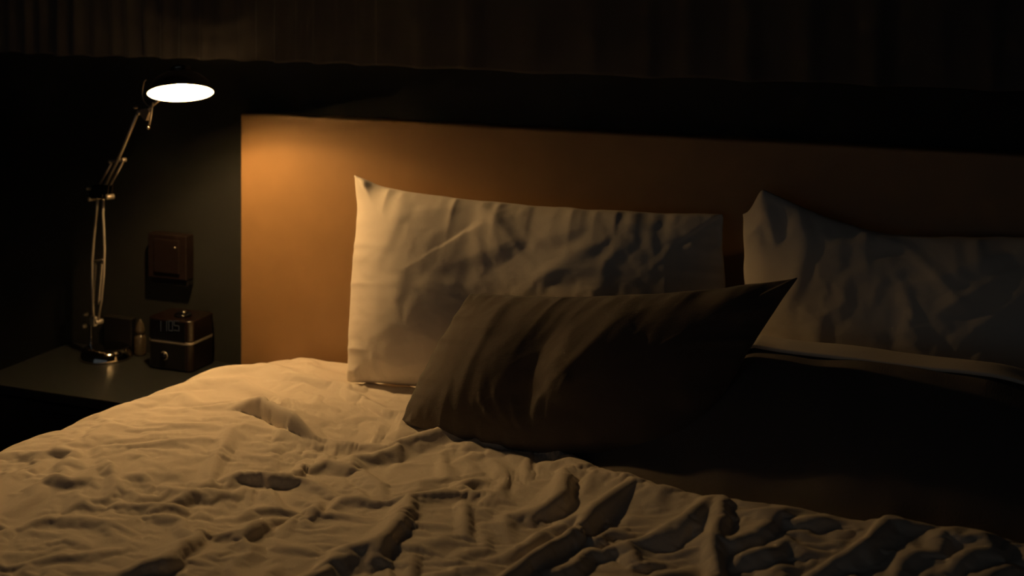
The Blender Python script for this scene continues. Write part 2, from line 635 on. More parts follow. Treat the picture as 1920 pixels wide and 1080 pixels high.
# ------------------------------------------------------------------ curtain above the headboard
def curtain():
    folds = [at_y(p, 130, -0.07).x for p in (705, 785, 875, 990, 1105, 1210, 1283, 1395, 1510, 1640, 1760)]
    x = folds[0]
    left = []
    k = 0
    while x > RX0 + 0.08:
        x -= (0.058, 0.05, 0.066, 0.047, 0.06)[k % 5]
        left.append(x)
        k += 1
    x = folds[-1]
    right = []
    while x < RX1 - 0.12:
        x += (0.10, 0.085, 0.115, 0.09)[k % 4]
        right.append(x)
        k += 1
    ridge = np.array(sorted(left) + folds + right)
    xs = np.arange(ridge[0], ridge[-1], 0.006)
    zs = np.concatenate([np.linspace(1.262, 1.30, 6), np.linspace(1.34, RZ - 0.035, 26)])
    ph = np.interp(xs, ridge, np.arange(len(ridge)))
    amp = np.interp(xs, ridge, np.resize([0.013, 0.02, 0.015, 0.022, 0.012, 0.018, 0.017], len(ridge)))
    prof = (0.5 + 0.5 * np.cos(2 * PI * ph)) ** 2.2
    X, Z = np.meshgrid(xs, zs)
    A = np.broadcast_to(amp * prof, X.shape)
    soft = 0.75 + 0.25 * np.cos((Z - 1.26) * 2.1 + np.broadcast_to(ph, X.shape))
    Y = -0.040 - A * soft - 0.004 * vnoise(X * 9, Z * 4, 3)
    hem = 0.002 * np.sin(2 * PI * ph * 0.5 + 1.3) + 0.004 * vnoise(xs * 4, xs * 0 + 0.3, 5)
    Z = Z + hem[None, :] * np.clip(1 - (Z - 1.26) / 0.5, 0, 1)
    me = grid_mesh('curtain', np.stack([X, Y, Z], -1))
    o = link_mesh('curtain', me, M['curtain'], origin=(1.0, -0.05, 1.262), smooth=True)
    md = o.modifiers.new('thick', 'SOLIDIFY')
    md.thickness = 0.003
    md.offset = 0
    tag(o, 'long dark brown pleated curtain hanging above the headboard', 'curtain')
    bm = bmesh.new()
    box(bm, ridge[0] - .02, ridge[-1] + .02, -0.075, -0.025, RZ - 0.034, RZ - 0.004, 0.003)
    obj('curtain_track', bm, M['black_plastic'], o)


curtain()

# ------------------------------------------------------------------ nightstand
NX0, NX1, NY = -0.562, -0.030, -0.362
t = thing('nightstand', 'black nightstand at the bedside carrying the lamp and alarm clock', 'nightstand', ((NX0 + NX1) / 2, NY / 2, 0))
bm = bmesh.new(); box(bm, NX0, NX1, NY, -0.001, TOP - 0.022, TOP, 0.0015); obj('tabletop', bm, M['black_top'], t)
bm = bmesh.new(); box(bm, NX0 + .008, NX1 - .008, NY + .03, -0.004, 0.0, TOP - 0.022, 0.002); obj('cabinet_body', bm, M['black_body'], t)
for z0, z1 in ((0.27, 0.455), (0.07, 0.262)):
    bm = bmesh.new(); box(bm, NX0 + .012, NX1 - .012, NY + .012, NY + .0305, z0, z1, 0.002)
    d = obj('drawer', bm, M['black_body'], t)
    bm = bmesh.new(); box(bm, (NX0 + NX1) / 2 - .06, (NX0 + NX1) / 2 + .06, NY + .0, NY + .0125, z1 - .03, z1 - .018, 0.002)
    obj('handle', bm, M['black_plastic'], d)

# ------------------------------------------------------------------ red-brown box on the wall
p0, p1 = at_y(279, 436, -0.03), at_y(351, 540, -0.03)
wx0, wx1, wz1, wz0 = p0.x, p1.x, p0.z, p1.z
t = thing('wall_box', 'dark red-brown box mounted on the wall above the alarm clock', 'wall box', ((wx0 + wx1) / 2, 0, wz0))
bm = bmesh.new(); box(bm, wx0, wx1, -0.034, -0.0005, wz0 + .018, wz1, 0.003); obj('housing', bm, M['red_box'], t)
bm = bmesh.new(); box(bm, wx0 + .022, wx1 - .018, -0.040, -0.0335, wz0 + .035, wz1 - .012, 0.002); obj('front_panel', bm, M['red_box'], t)
bm = bmesh.new(); box(bm, wx0 + .003, wx1 - .001, -0.026, -0.0005, wz0, wz0 + .019, 0.004); obj('lower_lip', bm, M['black_plastic'], t)
bm = bmesh.new(); ball(bm, (wx1 - .03, -0.0405, wz1 - .03), 0.0022, 8); obj('indicator', bm, M['steel'], t, smooth=True)

# ------------------------------------------------------------------ small things on the nightstand
# black box behind the lamp foot
q = at_z(222, 657, TOP)
t = thing('card_holder', 'low black box against the wall behind the lamp base', 'box', (-0.345, -0.016, TOP))
bx0, bx1 = at_y(196, 620, -0.02).x, at_y(247, 620, -0.02).x
t.location = ((bx0 + bx1) / 2, -0.014, TOP)
bm = bmesh.new(); box(bm, bx0, bx1, -0.022, -0.002, TOP, TOP + 0.083, 0.002); obj('box_body', bm, M['black_plastic'], t)
bm = bmesh.new(); box(bm, bx0 - .001, bx1 + .001, -0.0230, -0.0015, TOP + 0.083, TOP + 0.089, 0.002); obj('lid', bm, M['black_body'], t)

# bottle
q = at_z(263, 665, TOP)
t = thing('bottle', 'small cloudy bottle between the lamp base and the alarm clock', 'bottle', (q.x, q.y, TOP))
bm = bmesh.new()
lathe(bm, [(0, 0), (.0135, 0), (.0155, .002), (.0158, .006), (.0158, .040), (.0150, .047), (.0120, .051), (.0090, .053), (.0085, .056), (0, .056)], (q.x, q.y, TOP), n=32)
obj('bottle_body', bm, M['glass'], t, smooth=True)
bm = bmesh.new()
lathe(bm, [(0, .0562), (.0115, .0562), (.0132, .058), (.0130, .066), (.0105, .077), (.0065, .085), (.0040, .088), (.0034, .092), (0, .093)], (q.x, q.y, TOP), n=32)
obj('cap', bm, M['glass'], t, smooth=True)

# alarm clock
cl = at_z(274, 690, TOP); cr = at_z(352, 699, TOP)
kx0, kx1, ky0 = cl.x, cr.x + 0.012, (cl.y + cr.y) / 2
ky1 = ky0 + 0.104
kh = 0.128
t = thing('alarm_clock', 'dark wood and black cube alarm clock reading 1105 on the nightstand', 'alarm clock', ((kx0 + kx1) / 2, (ky0 + ky1) / 2, TOP))


def rounded_slab(x0, x1, y0, y1, z0, z1, r, rb=0.0, n=8):
    b = bmesh.new()
    pts = []
    for cx, cy, a0 in ((x1 - r, y1 - r, 0), (x0 + r, y1 - r, PI / 2), (x0 + r, y0 + r, PI), (x1 - r, y0 + r, 1.5 * PI)):
        for i in range(n + 1):
            a = a0 + (PI / 2) * i / n
            pts.append((cx + r * math.cos(a), cy + r * math.sin(a)))
    f = b.faces.new([b.verts.new((x, y, z0)) for x, y in pts])
    g = bmesh.ops.extrude_face_region(b, geom=[f])
    vs = [v for v in g['geom'] if isinstance(v, bmesh.types.BMVert)]
    bmesh.ops.translate(b, vec=(0, 0, z1 - z0), verts=vs)
    if rb:
        es = [e for e in b.edges if len(e.link_faces) == 2 and e.calc_face_angle(0) > 1.2]
        bmesh.ops.bevel(b, geom=es, offset=rb, segments=3, profile=0.5, affect='EDGES')
    return b


zb = TOP + 0.072
bm = rounded_slab(kx0, kx1, ky0, ky1, TOP + .003, zb - .0025, .016, .0015); obj('lower_body', bm, M['wood'], t)
bm = rounded_slab(kx0, kx1, ky0, ky1, zb + .0025, TOP + kh, .016, .003); obj('upper_body', bm, M['wood'], t)
bm = rounded_slab(kx0 - .0006, kx1 + .0006, ky0 - .0006, ky1 + .0006, zb - .0026, zb + .0026, .0166); obj('trim_band', bm, M['steel'], t)
bm = rounded_slab(kx0 + .004, kx1 - .004, ky0 + .004, ky1 - .004, TOP, TOP + .0032, .013); obj('rubber_foot', bm, M['black_plastic'], t)
bm = bmesh.new(); box(bm, kx0 + .012, kx1 - .0165, ky0 - .0018, ky0 + .002, zb + .004, TOP + kh - .004, .0008)
fp = obj('display_window', bm, M['gloss_black'], t)
bm = bmesh.new(); box(bm, kx0 + .012, kx1 - .0165, ky0 - .0018, ky0 + .002, TOP + .006, zb - .004, .0008)
obj('speaker_front', bm, M['black_plastic'], t)

SEG = {'1': 'bc', '0': 'abcdef', '5': 'afgcd'}


def digit(ch, x, z, w, h, name):
    b = bmesh.new()
    s = 0.0016
    y0, y1 = ky0 - .0024, ky0 - .0017
    R = dict(a=(x, x + w, z + h - s, z + h), d=(x, x + w, z, z + s), g=(x, x + w, z + h / 2 - s / 2, z + h / 2 + s / 2),
             f=(x, x + s, z + h / 2, z + h), e=(x, x + s, z, z + h / 2), b=(x + w - s, x + w, z + h / 2, z + h), c=(x + w - s, x + w, z, z + h / 2))
    for k in SEG[ch]:
        a = R[k]
        box(b, a[0], a[1], y0, y1, a[2], a[3])
    return obj(name, b, M['digits'], fp)


for ch, pa, pb in (('1', 297, 302), ('1', 308, 313), ('0', 316, 324), ('5', 326, 336)):
    A, B = at_y(pa, 620, ky0 - .002), at_y(pb, 602, ky0 - .002)
    digit(ch, A.x, at_y(pb, 621, ky0 - .002).z, B.x - A.x, 0.0255, 'digit')
# top: round chrome button; front: round knob
kc = Vector(((kx0 + kx1) / 2 + .012, ky0 + 0.042, TOP + kh))
bm = bmesh.new(); lathe(bm, [(0, 0), (.021, 0), (.0225, .002), (.0215, .0055), (.016, .0085), (.0155, .0075), (.006, .0065), (0, .0064)], kc, n=40)
obj('top_button', bm, M['gloss_black'], t, smooth=True)
bm = bmesh.new(); lathe(bm, [(0, .0065), (.006, .0066), (.008, .0085), (.0075, .012), (.005, .0145), (0, .0155)], kc + Vector((.004, -.002, 0)), n=28)
obj('snooze_knob', bm, M['chrome'], t, smooth=True)
kf = at_y(308, 667, ky0 - .001)
bm = bmesh.new(); lathe(bm, [(0, -.001), (.0095, -.001), (.0095, .006), (.008, .0085), (0, .009)], kf, (0, -1, 0), 32)
obj('volume_knob', bm, M['gloss_black'], t, smooth=True)
bm = bmesh.new(); lathe(bm, [(.0096, .0015), (.0108, .001), (.0108, -.0005), (.0096, -.0005)], kf, (0, -1, 0), 32)
obj('knob_ring', bm, M['steel'], t, smooth=True)

# ------------------------------------------------------------------ the desk lamp
HEAD = at_y(338.5, 174, -0.30)
BASE = at_z(199, 670, TOP)
FOOT = at_z(168, 664, TOP)
FOOT.z = TOP
az = Vector((HEAD.x - FOOT.x, HEAD.y - FOOT.y, 0)).normalized()
pn = Vector((-az.y, az.x, 0))                                      # across the arm


def arm(px, py, side=0.0):
    return at_plane(px, py, FOOT, pn) + pn * side


lamp = thing('desk_lamp', 'lit chrome jointed-arm desk lamp standing on the nightstand', 'lamp', (BASE.x, BASE.y, TOP))
BR = 0.066
bm = bmesh.new()
lathe(bm, [(0, 0), (BR, 0), (BR + .001, .002), (BR + .0005, .006), (BR - .002, .014), (BR - .006, .022), (BR - .011, .0265), (BR - .017, .0285), (BR - .03, .0295), (0, .030)], BASE, n=96)
obj('base', bm, M['chrome'], lamp, smooth=True)
pj = arm(171, 604)
bm = bmesh.new()
pf = Vector((pj.x, pj.y, TOP + 0.026))
tube(bm, [pf, pf + Vector((0, 0, .005)), pf + Vector((0, 0, .0055)), Vector((pj.x, pj.y, pj.z - .006))], [.0095, .0095, .0048, .0048], 20)
obj('post', bm, M['chrome'], lamp, smooth=False)
bm = bmesh.new()
lo = arm(165, 607); hi = arm(186, 596)
box(bm, -.013, .013, -.006, .006, -.012, .012, .003)
ang = math.atan2(az.y, az.x)
bmesh.ops.rotate(bm, verts=bm.verts[:], matrix=Matrix.Rotation(ang, 3, 'Z'))
bmesh.ops.translate(bm, vec=(lo + hi) / 2, verts=bm.verts[:])
obj('base_joint', bm, M['steel'], lamp)


def knob(px, py, r, d, side, m='steel'):
    c = arm(px, py, side)
    b = bmesh.new()
    lathe(b, [(0, -d / 2), (r * .8, -d / 2), (r, -d / 2 + .001), (r, d / 2 - .001), (r * .8, d / 2), (0, d / 2)], c, pn, 24)
    return obj('knob', b, M[m], lamp, smooth=True)


knob(158, 590, .0045, .012, .004)
knob(161, 611, .0055, .010, -.004)
knob(186, 603, .006, .020, 0)


def rod(name, pts, r, m='steel', side=0.0, parent=None, n=12):
    b = bmesh.new()
    tube(b, [arm(x, y, side) for x, y in pts], r, n)
    return obj(name, b, M[m], parent or lamp, smooth=True)


rod('lower_arm', [(173, 604), (171.3, 566), (169.8, 520), (170.6, 489), (173.5, 450), (178.5, 400), (181.5, 366)], .0032, side=.004)
rod('lower_arm', [(187, 600), (193, 563), (197.5, 515), (199, 468), (197.8, 430), (196.2, 400), (197, 364)], .0032, side=-.004)


def spring(pa, pb):
    a, b_ = arm(*pa), arm(*pb)
    ax = (b_ - a)
    L = ax.length
    R = frame_from(ax)
    turns = 26
    pts = []
    for i in range(turns * 9 + 1):
        th = 2 * PI * i / 9
        pts.append(a + R @ Vector((.0030 * math.cos(th), .0030 * math.sin(th), L * i / (turns * 9))))
    b = bmesh.new()
    tube(b, pts, .00085, 5)
    obj('spring', b, M['steel'], lamp, smooth=True)
    for ea, eb in ((a - ax * .10, a), (b_, b_ + ax * .06)):
        b = bmesh.new()
        tube(b, [ea, eb], .0012, 8)
        obj('spring_hook', b, M['steel'], lamp, smooth=True)


spring((174.5, 566), (178.5, 497))
spring((185, 564), (190.5, 495))
rod('spring_bar', [(176, 490), (193, 487)], .0022)
# elbow
bm = bmesh.new()
e0, e1, e2, e3 = arm(169, 372), arm(205, 372), arm(208, 347), arm(178, 345)
for s in (-.0065, .0045):
    vs = [[bm.verts.new(p + pn * (s + dd)) for p in (e0, e1, e2, e3)] for dd in (0, .002)]
    bm.faces.new(vs[0]); bm.faces.new(vs[1][::-1])
    for i in range(4):
        bm.faces.new((vs[0][i], vs[1][i], vs[1][(i + 1) % 4], vs[0][(i + 1) % 4]))
obj('elbow_plate', bm, M['black_plastic'], lamp)
knob(173, 373, .0058, .022, 0); knob(206, 369, .0068, .022, 0); knob(166.5, 354, .0035, .012, 0); knob(187, 372, .003, .018, 0)
rod('elbow_bolt', [(166, 354), (182, 352)], .0022)
rod('upper_arm', [(182.5, 349), (206, 307)], .0032, side=.004)
rod('upper_arm', [(205, 347), (227.5, 305)], .0032, side=.004)
rod('upper_arm', [(197, 351), (219.5, 306), (232, 279), (259.5, 212)], .0044, side=-.002)
rod('cross_bar', [(206, 303), (231, 300)], .0038, side=.003)
knob(231, 300, .0055, .012, .002); knob(206, 303.5, .0045, .012, .002)
# cable: along the arm from the elbow down to the post
rod('cable', [(174, 372), (172.5, 420), (168, 470), (165, 540), (163, 590), (164, 630), (163, 655)], .0016, 'black_plastic', side=.009)
# head joint
bm = bmesh.new()
a0 = [arm(*p) for p in ((266, 205), (280, 203), (283, 210), (277, 226), (273, 224), (266, 215))]
vs = [[bm.verts.new(p + pn * s) for p in a0] for s in (-.005, .005)]
bm.faces.new(vs[0]); bm.faces.new(vs[1][::-1])
for i in range(6):
    bm.faces.new((vs[0][i], vs[1][i], vs[1][(i + 1) % 6], vs[0][(i + 1) % 6]))
obj('head_clamp', bm, M['steel'], lamp)
knob(262.5, 211, .0065, .016, 0); knob(254, 202, .0032, .010, 0)
rod('head_link', [(278, 209), (281, 202), (300, 186)], .0035)
hl = rod('handle_lever', [(290.5, 192), (288, 214), (284, 235)], .0026, side=-.006)
bm = bmesh.new(); ball(bm, arm(282, 238.5, -.006), .0062); obj('lever_knob', bm, M['chrome'], hl, smooth=True)
rod('cord', [(271, 150), (267.5, 153), (265, 166), (264, 178), (266.5, 189), (272, 196.5), (278, 200), (279.5, 205)], .0014, 'steel', side=.004)

# the shade: opening tipped towards the bed
SR = 0.0755
caz = Vector((CX - HEAD.x, CY - HEAD.y, 0)).normalized()
TILT = math.radians(21.5)
an = Vector((math.sin(TILT) * caz.x, math.sin(TILT) * caz.y, -math.cos(TILT)))     # out of the opening
up = -an
bm = bmesh.new()
PR = [(SR, 0.0), (SR - .002, .010), (SR - .010, .024), (SR - .024, .037), (.036, .045), (.026, .049), (.0205, .051)]
out = [(r + .0014, z) for r, z in PR] + [(.0205, .0512)]
lathe(bm, out, HEAD, up, 72)
sh = obj('lamp_shade', bm, M['shade_out'], lamp, smooth=True)
bm = bmesh.new()
lathe(bm, [(SR + .0014, 0.0), (SR, -.0008)] + PR, HEAD, up, 72)
obj('shade_lining', bm, M['shade_in'], sh, smooth=True)
bm = bmesh.new()
lathe(bm, [(0, .0542), (.0235, .0542), (.0245, .056), (.0235, .062), (.016, .068), (0, .069)], HEAD, up, 40)
obj('light_gap_cap', bm, M['shade_out'], sh, smooth=True)
# added gap under the cap lights the curtain; the collar shuts it in front
R_ = frame_from(up)
bm = bmesh.new()
a_c = math.atan2((R_.transposed() @ caz).y, (R_.transposed() @ caz).x)
col = []
for i in range(41):
    a_ = a_c + math.radians(-128 + 256 * i / 40)
    col.append([bm.verts.new(HEAD + R_ @ Vector((r_ * math.cos(a_), r_ * math.sin(a_), z_))) for r_, z_ in ((.0215, .0495), (.0222, .0495), (.0222, .0548), (.0215, .0548))])
for A_, B_ in zip(col, col[1:]):
    for q in range(4):
        bm.faces.new((A_[q], A_[(q + 1) % 4], B_[(q + 1) % 4], B_[q]))
bm.faces.new(col[0]); bm.faces.new(col[-1][::-1])
obj('collar', bm, M['shade_out'], sh, smooth=False)
bm = bmesh.new()
lathe(bm, [(0, .0555), (.011, .0555), (.011, .049), (.009, .0475), (0, .0475)], HEAD, up, 24)
obj('socket', bm, M['shade_in'], lamp, smooth=True)
BULB_C = HEAD + up * 0.030
bm = bmesh.new(); ball(bm, BULB_C, 0.017, 16)
bulb = obj('light_bulb', bm, M['bulb_glass'], lamp, smooth=True)
bm = bmesh.new(); ball(bm, BULB_C, 0.0042, 12)
obj('filament', bm, M['bulb'], bulb, smooth=True)

# ================================================================== THE BED
BX0, BX1, BY0, BY1 = 0.06, 2.02, -2.12, -0.055
MT = 0.525                                                       # mattress top
t = thing('bed_frame', 'dark upholstered bed base under the mattress', 'bed base', (1.04, -1.08, 0))
bm = bmesh.new(); box(bm, BX0, BX1, BY0, BY1, 0.06, 0.285, 0.01); obj('base_box', bm, M['frame'], t)
for x in (BX0 + .08, BX1 - .08):
    for y in (BY0 + .08, BY1 - .08):
        bm = bmesh.new(); tube(bm, [(x, y, 0), (x, y, 0.062)], .022, 16); obj('leg', bm, M['black_plastic'], t)
bm = bmesh.new(); box(bm, BX0, BX1, BY0, BY1, 0.286, MT, 0.035, 4)
tag(obj('mattress', bm, M['case'], origin=(1.04, -1.08, 0.286), smooth=True), 'white sheeted mattress under the rumpled duvet', 'mattress')

# ------------------------------------------------------------------ white duvet
XS_Y = [-2.2, -1.6, -1.2, -0.9, -0.6, -0.29, -0.16, -0.06]
XS_X = [-.07, -.07, -.055, -.035, .025, .085, .105, .135]
YB_X = [-.2, .30, .38, .44, .50, .57, .62, .66, .72, .80, .90, .98, 1.05, 1.13, 1.22, 1.32, 1.42, 1.55, 1.70, 1.86, 2.3]
YB_Y = [-.075, -.085, -.11, -.17, -.22, -.26, -.30, -.35, -.37, -.39, -.43, -.46, -.54, -.59, -.64, -.68, -.70, -.71, -.70, -.69, -.69]


def xs_at(y):
    return np.interp(y, XS_Y, XS_X)


def yb_at(x):
    return np.interp(x, YB_X, YB_Y)


# folds of the cover, each traced along its crest: picture points of the crest on the bed, height, steep width, easy width (cm)
DUVET_FOLDS = [
    # upper left, by the headboard
    ([(485, 702), (516, 701), (555, 707), (599, 713), (660, 720)], 1.4, 2.4, 6),
    ([(432, 718), (467, 729), (498, 742), (516, 752)], 1.2, 1.2, 5),
    ([(520, 748), (537, 730), (566, 717)], .7, 1.2, 1.5),
    ([(405, 742), (430, 743), (452, 745), (494, 754), (533, 772), (566, 783), (594, 790)], 4.4, 1.5, 7),
    ([(380, 752), (415, 757), (446, 766), (494, 783), (533, 801), (570, 811)], 1.2, 6.0, 1.6),
    ([(658, 737), (682, 741), (708, 755), (739, 768)], 2.0, 1.4, 3),
    ([(632, 778), (664, 767), (697, 767), (721, 778)], 1.2, 3, 1.2),
    ([(653, 790), (697, 800), (739, 820)], 1.0, 1.6, 3),
    ([(700, 752), (739, 746), (765, 742)], 1.0, 1.2, 1.4),
    ([(745, 765), (752, 753), (780, 742)], 1.0, 1.2, 1.4),
    ([(560, 762), (590, 758), (610, 766)], .5, 1.2, 2),
    ([(602, 832), (618, 816), (649, 814), (685, 818), (721, 828)], 1.5, 3.0, 2.5),
    ([(553, 829), (568, 830), (585, 840)], 1.1, 1.2, 2.5),
    ([(544, 853), (562, 850), (579, 847), (596, 856)], 2.2, 1.7, 3),
    ([(435, 829), (458, 826), (480, 830)], .8, 1.2, 2.5),
    ([(472, 829), (495, 839), (519, 849)], 1.0, 1.0, 2.4),
    ([(458, 842), (485, 846), (517, 858)], 1.0, 1.0, 2.4),
    ([(413, 886), (425, 876), (439, 868), (465, 868), (524, 874), (566, 876)], 2.4, 1.7, 2.5),
    ([(452, 862), (480, 861), (511, 866)], .6, .8, 1.5),
    ([(290, 800), (330, 797), (372, 804)], .6, 1.5, 3),
    ([(400, 782), (430, 778), (455, 790)], .6, 1.5, 2.5),
    ([(165, 806), (225, 803), (275, 806), (310, 804)], .7, 2.0, 4),
    ([(330, 758), (370, 752), (400, 760)], .5, 2.0, 4),
    ([(298, 838), (315, 829), (335, 828)], .7, 1.2, 1.4),
    # left
    ([(20, 846), (57, 848), (75, 856)], 1.1, 1.3, 2.5),
    ([(68, 836), (95, 835), (120, 843), (147, 857)], 1.8, 1.7, 3),
    ([(150, 833), (166, 832), (180, 838), (190, 851)], 1.6, 1.8, 3),
    ([(205, 842), (228, 844), (249, 849), (275, 859)], 1.5, 1.8, 3),
    ([(0, 884), (26, 880), (52, 882), (70, 892)], 1.3, 1.6, 2.5),
    ([(10, 871), (40, 871), (80, 876)], .9, 1.2, 2),
    ([(64, 879), (104, 883), (145, 889), (178, 889)], 2.6, 2.1, 2.2),
    ([(95, 866), (130, 872), (160, 876)], .9, 1.1, 2),
    ([(165, 873), (190, 876), (220, 880)], 1.7, 1.8, 2),
    ([(212, 889), (235, 886), (255, 887), (276, 893)], 1.9, 1.7, 1.6),
    ([(275, 874), (295, 872), (310, 880)], .9, 1.5, 2),
    ([(325, 884), (338, 872), (352, 874), (366, 890)], 1.5, 1.5, 1.8),
    ([(352, 874), (370, 873), (385, 874), (398, 884)], 1.3, 1.5, 1.8),
    ([(338, 868), (352, 855), (372, 851), (388, 852)], 1.1, 1.3, 2),
    ([(308, 850), (325, 845), (343, 848)], 1.0, 1.4, 1.6),
    ([(375, 905), (385, 900), (389, 885), (380, 872)], 1.0, 1.4, 1.4),
    ([(318, 930), (335, 917), (355, 908), (381, 901)], 2.2, 1.9, 2.5),
    ([(245, 956), (285, 949), (316, 939), (345, 948)], 1.3, 1.4, 2.2),
    ([(262, 965), (285, 961), (305, 957), (335, 968)], 1.3, 1.3, 1.8),
    ([(355, 965), (375, 955), (395, 952)], .9, 1.3, 2),
    ([(235, 926), (255, 929), (275, 936)], .9, 1.0, 1.8),
    ([(155, 924), (170, 925), (188, 931)], .7, .9, 1.6),
    ([(30, 968), (73, 958), (95, 949), (112, 943), (130, 944)], 1.3, 1.8, 3),
    ([(100, 961), (120, 959), (137, 963)], .6, .9, 1.6),
    ([(140, 965), (155, 968), (170, 976)], .6, .9, 1.6),
    ([(195, 936), (215, 943), (235, 958)], .7, 1.0, 2),
    ([(15, 1036), (30, 1030), (45, 1037)], .9, 1.6, 2),
    ([(120, 1006), (140, 1003), (155, 1014)], .7, 1.8, 2.5),
    ([(130, 1030), (140, 1033), (152, 1043)], .6, 1.4, 1.8),
    ([(160, 1020), (195, 1018), (220, 1008), (250, 1012), (290, 1026)], .6, 1.0, 2),
    ([(150, 1045), (175, 1034), (210, 1028), (250, 1036)], .7, 1.0, 2),
    ([(0, 1050), (25, 1050), (60, 1045)], .7, 1.2, 2),
    ([(265, 1032), (285, 1026), (300, 1022)], .9, 1.3, 2),
    ([(205, 1078), (240, 1062), (262, 1050), (300, 1040), (322, 1026), (347, 1001), (375, 980), (390, 972)], 3.2, 2.6, 4.5),
    ([(80, 905), (105, 900), (112, 916)], .6, 1.4, 2),
    # middle
    ([(410, 955), (430, 947), (447, 943), (480, 941)], 1.3, 1.3, 2.2),
    ([(455, 898), (480, 902), (505, 912), (520, 926)], 1.0, 1.5, 2.5),
    ([(515, 920), (520, 932), (525, 942)], .8, 1.4, 1.4),
    ([(440, 984), (458, 972), (480, 958), (504, 945), (522, 946)], 3.0, 2.2, 3.2),
    ([(540, 908), (555, 902), (575, 908)], .8, 1.0, 2),
    ([(575, 940), (584, 925), (598, 909), (615, 902)], 2.2, 1.7, 2.2),
    ([(400, 1043), (420, 1034), (440, 1036), (455, 1044)], 1.2, 1.5, 2.2),
    ([(435, 1015), (455, 1012), (480, 1008), (500, 1004)], 1.2, 1.3, 2),
    ([(512, 1012), (522, 1003), (537, 1000), (565, 1003), (592, 1011)], 1.6, 1.7, 2.5),
    ([(600, 1012), (622, 1025), (640, 1036), (659, 1043)], 1.6, 1.4, 2),
    ([(612, 1001), (630, 1006), (650, 1018), (672, 1028)], 1.4, 1.4, 2.2),
    ([(460, 1079), (485, 1066), (506, 1048), (521, 1019)], 2.0, 2.2, 3),
    ([(525, 1079), (552, 1068), (581, 1058), (605, 1050), (620, 1038)], 1.9, 1.6, 2.5),
    ([(560, 1080), (575, 1070), (590, 1072)], .8, 1.2, 1.6),
    ([(606, 946), (614, 932), (625, 922), (655, 917), (690, 919), (716, 921)], 1.2, 2.3, 2),
    ([(636, 944), (650, 941), (670, 945)], .9, 1.3, 2),
    ([(610, 850), (635, 853), (670, 856), (700, 853)], .9, 1.2, 2.4),
    ([(605, 862), (625, 862), (660, 866)], .9, 1.5, 2),
    ([(635, 886), (660, 884), (690, 884)], .4, .8, 2),
    ([(685, 838), (720, 840), (755, 842)], .6, 1.6, 2.5),
    ([(690, 950), (720, 950), (745, 944)], .8, 1.6, 2),
    ([(693, 1035), (704, 1018), (714, 1003), (730, 985), (747, 967), (757, 945), (762, 922), (764, 902)], 2.2, 2.2, 4),
    ([(765, 902), (785, 889), (800, 892)], .8, 1.5, 2),
    ([(745, 990), (770, 975), (795, 965)], .9, 1.6, 2),
    ([(772, 1078), (772, 1050), (776, 1030), (785, 1012)], 1.6, 2.4, 3),
    ([(700, 1065), (715, 1060), (735, 1066)], .8, 1.4, 2.5),
    # right of the middle
    ([(857, 902), (860, 894), (872, 886), (890, 883), (912, 888)], 1.8, 1.9, 2),
    ([(875, 990), (872, 965), (868, 942), (862, 920), (860, 905)], 2.0, 1.6, 2.6),
    ([(875, 990), (895, 985), (915, 990)], .7, 1.0, 1.6),
    ([(828, 968), (838, 965), (852, 972)], .9, 1.5, 2),
    ([(805, 1000), (825, 996), (850, 1004)], .9, 1.6, 2),
    ([(800, 895), (815, 888), (830, 895)], .7, 1.8, 2),
    ([(925, 880), (930, 873), (938, 868)], .9, 1.1, 1.6),
    ([(968, 876), (980, 881), (992, 888)], .6, 1.0, 1.8),
    ([(895, 838), (910, 843), (922, 850)], .6, .9, 1.6),
    ([(990, 978), (997, 962), (1004, 944), (1010, 925), (1014, 908)], 1.6, 1.5, 2.2),
    ([(1006, 955), (1017, 936), (1032, 923), (1052, 911), (1056, 904), (1050, 884), (1044, 868), (1034, 858)], 3.6, 2.6, 4),
    ([(948, 990), (955, 975), (965, 966), (985, 972)], 1.0, 1.6, 2),
    ([(845, 1050), (870, 1030), (890, 1020), (915, 1022)], 1.1, 1.5, 3),
    ([(835, 1052), (870, 1054), (905, 1066)], .9, 1.2, 2),
    ([(878, 1016), (910, 1018), (940, 1019), (987, 999), (1033, 975), (1085, 960), (1137, 934), (1180, 923)], 2.4, 2.0, 2.6),
    ([(920, 1084), (955, 1056), (997, 1030), (1028, 1014), (1085, 978), (1122, 946), (1147, 936), (1180, 941)], 2.8, 2.8, 1.6),
    ([(1002, 1080), (1020, 1060), (1041, 1045), (1085, 1038), (1116, 1006), (1145, 986), (1199, 957)], 2.4, 1.8, 2.2),
    ([(1095, 1030), (1112, 1018), (1137, 1018), (1170, 1013), (1205, 1011), (1235, 1015), (1265, 1020)], 2.0, 2.0, 1.7),
    ([(1070, 1084), (1100, 1070), (1137, 1061), (1199, 1049), (1225, 1042), (1252, 1034), (1283, 1027), (1317, 1016), (1337, 1026)], 2.8, 2.6, 2.4),
    ([(1195, 973), (1220, 970), (1255, 962), (1283, 957), (1300, 951), (1312, 960), (1318, 976)], 3.4, 3.0, 5),
    ([(1205, 1024), (1230, 1026), (1255, 1032)], .8, .9, 1),
    ([(1225, 926), (1245, 916), (1275, 914), (1290, 918)], 1.5, 2, 2.5),
    ([(1335, 935), (1352, 929), (1378, 933)], 1.6, 2, 2),
    ([(1321, 1064), (1343, 1056), (1357, 1040), (1351, 1030), (1344, 1008), (1346, 985), (1354, 962), (1362, 943)], 2.2, 1.8, 1.6),
    ([(1344, 1012), (1377, 1003), (1408, 996), (1448, 983), (1459, 970)], 2.0, 1.8, 2),
    ([(1366, 962), (1400, 961), (1428, 963), (1460, 967), (1496, 974), (1546, 976), (1600, 975)], 2.2, 2.0, 1.6),
    ([(1456, 998), (1496, 993), (1533, 1001), (1596, 1011), (1618, 1017)], 1.8, 1.6, 1.4),
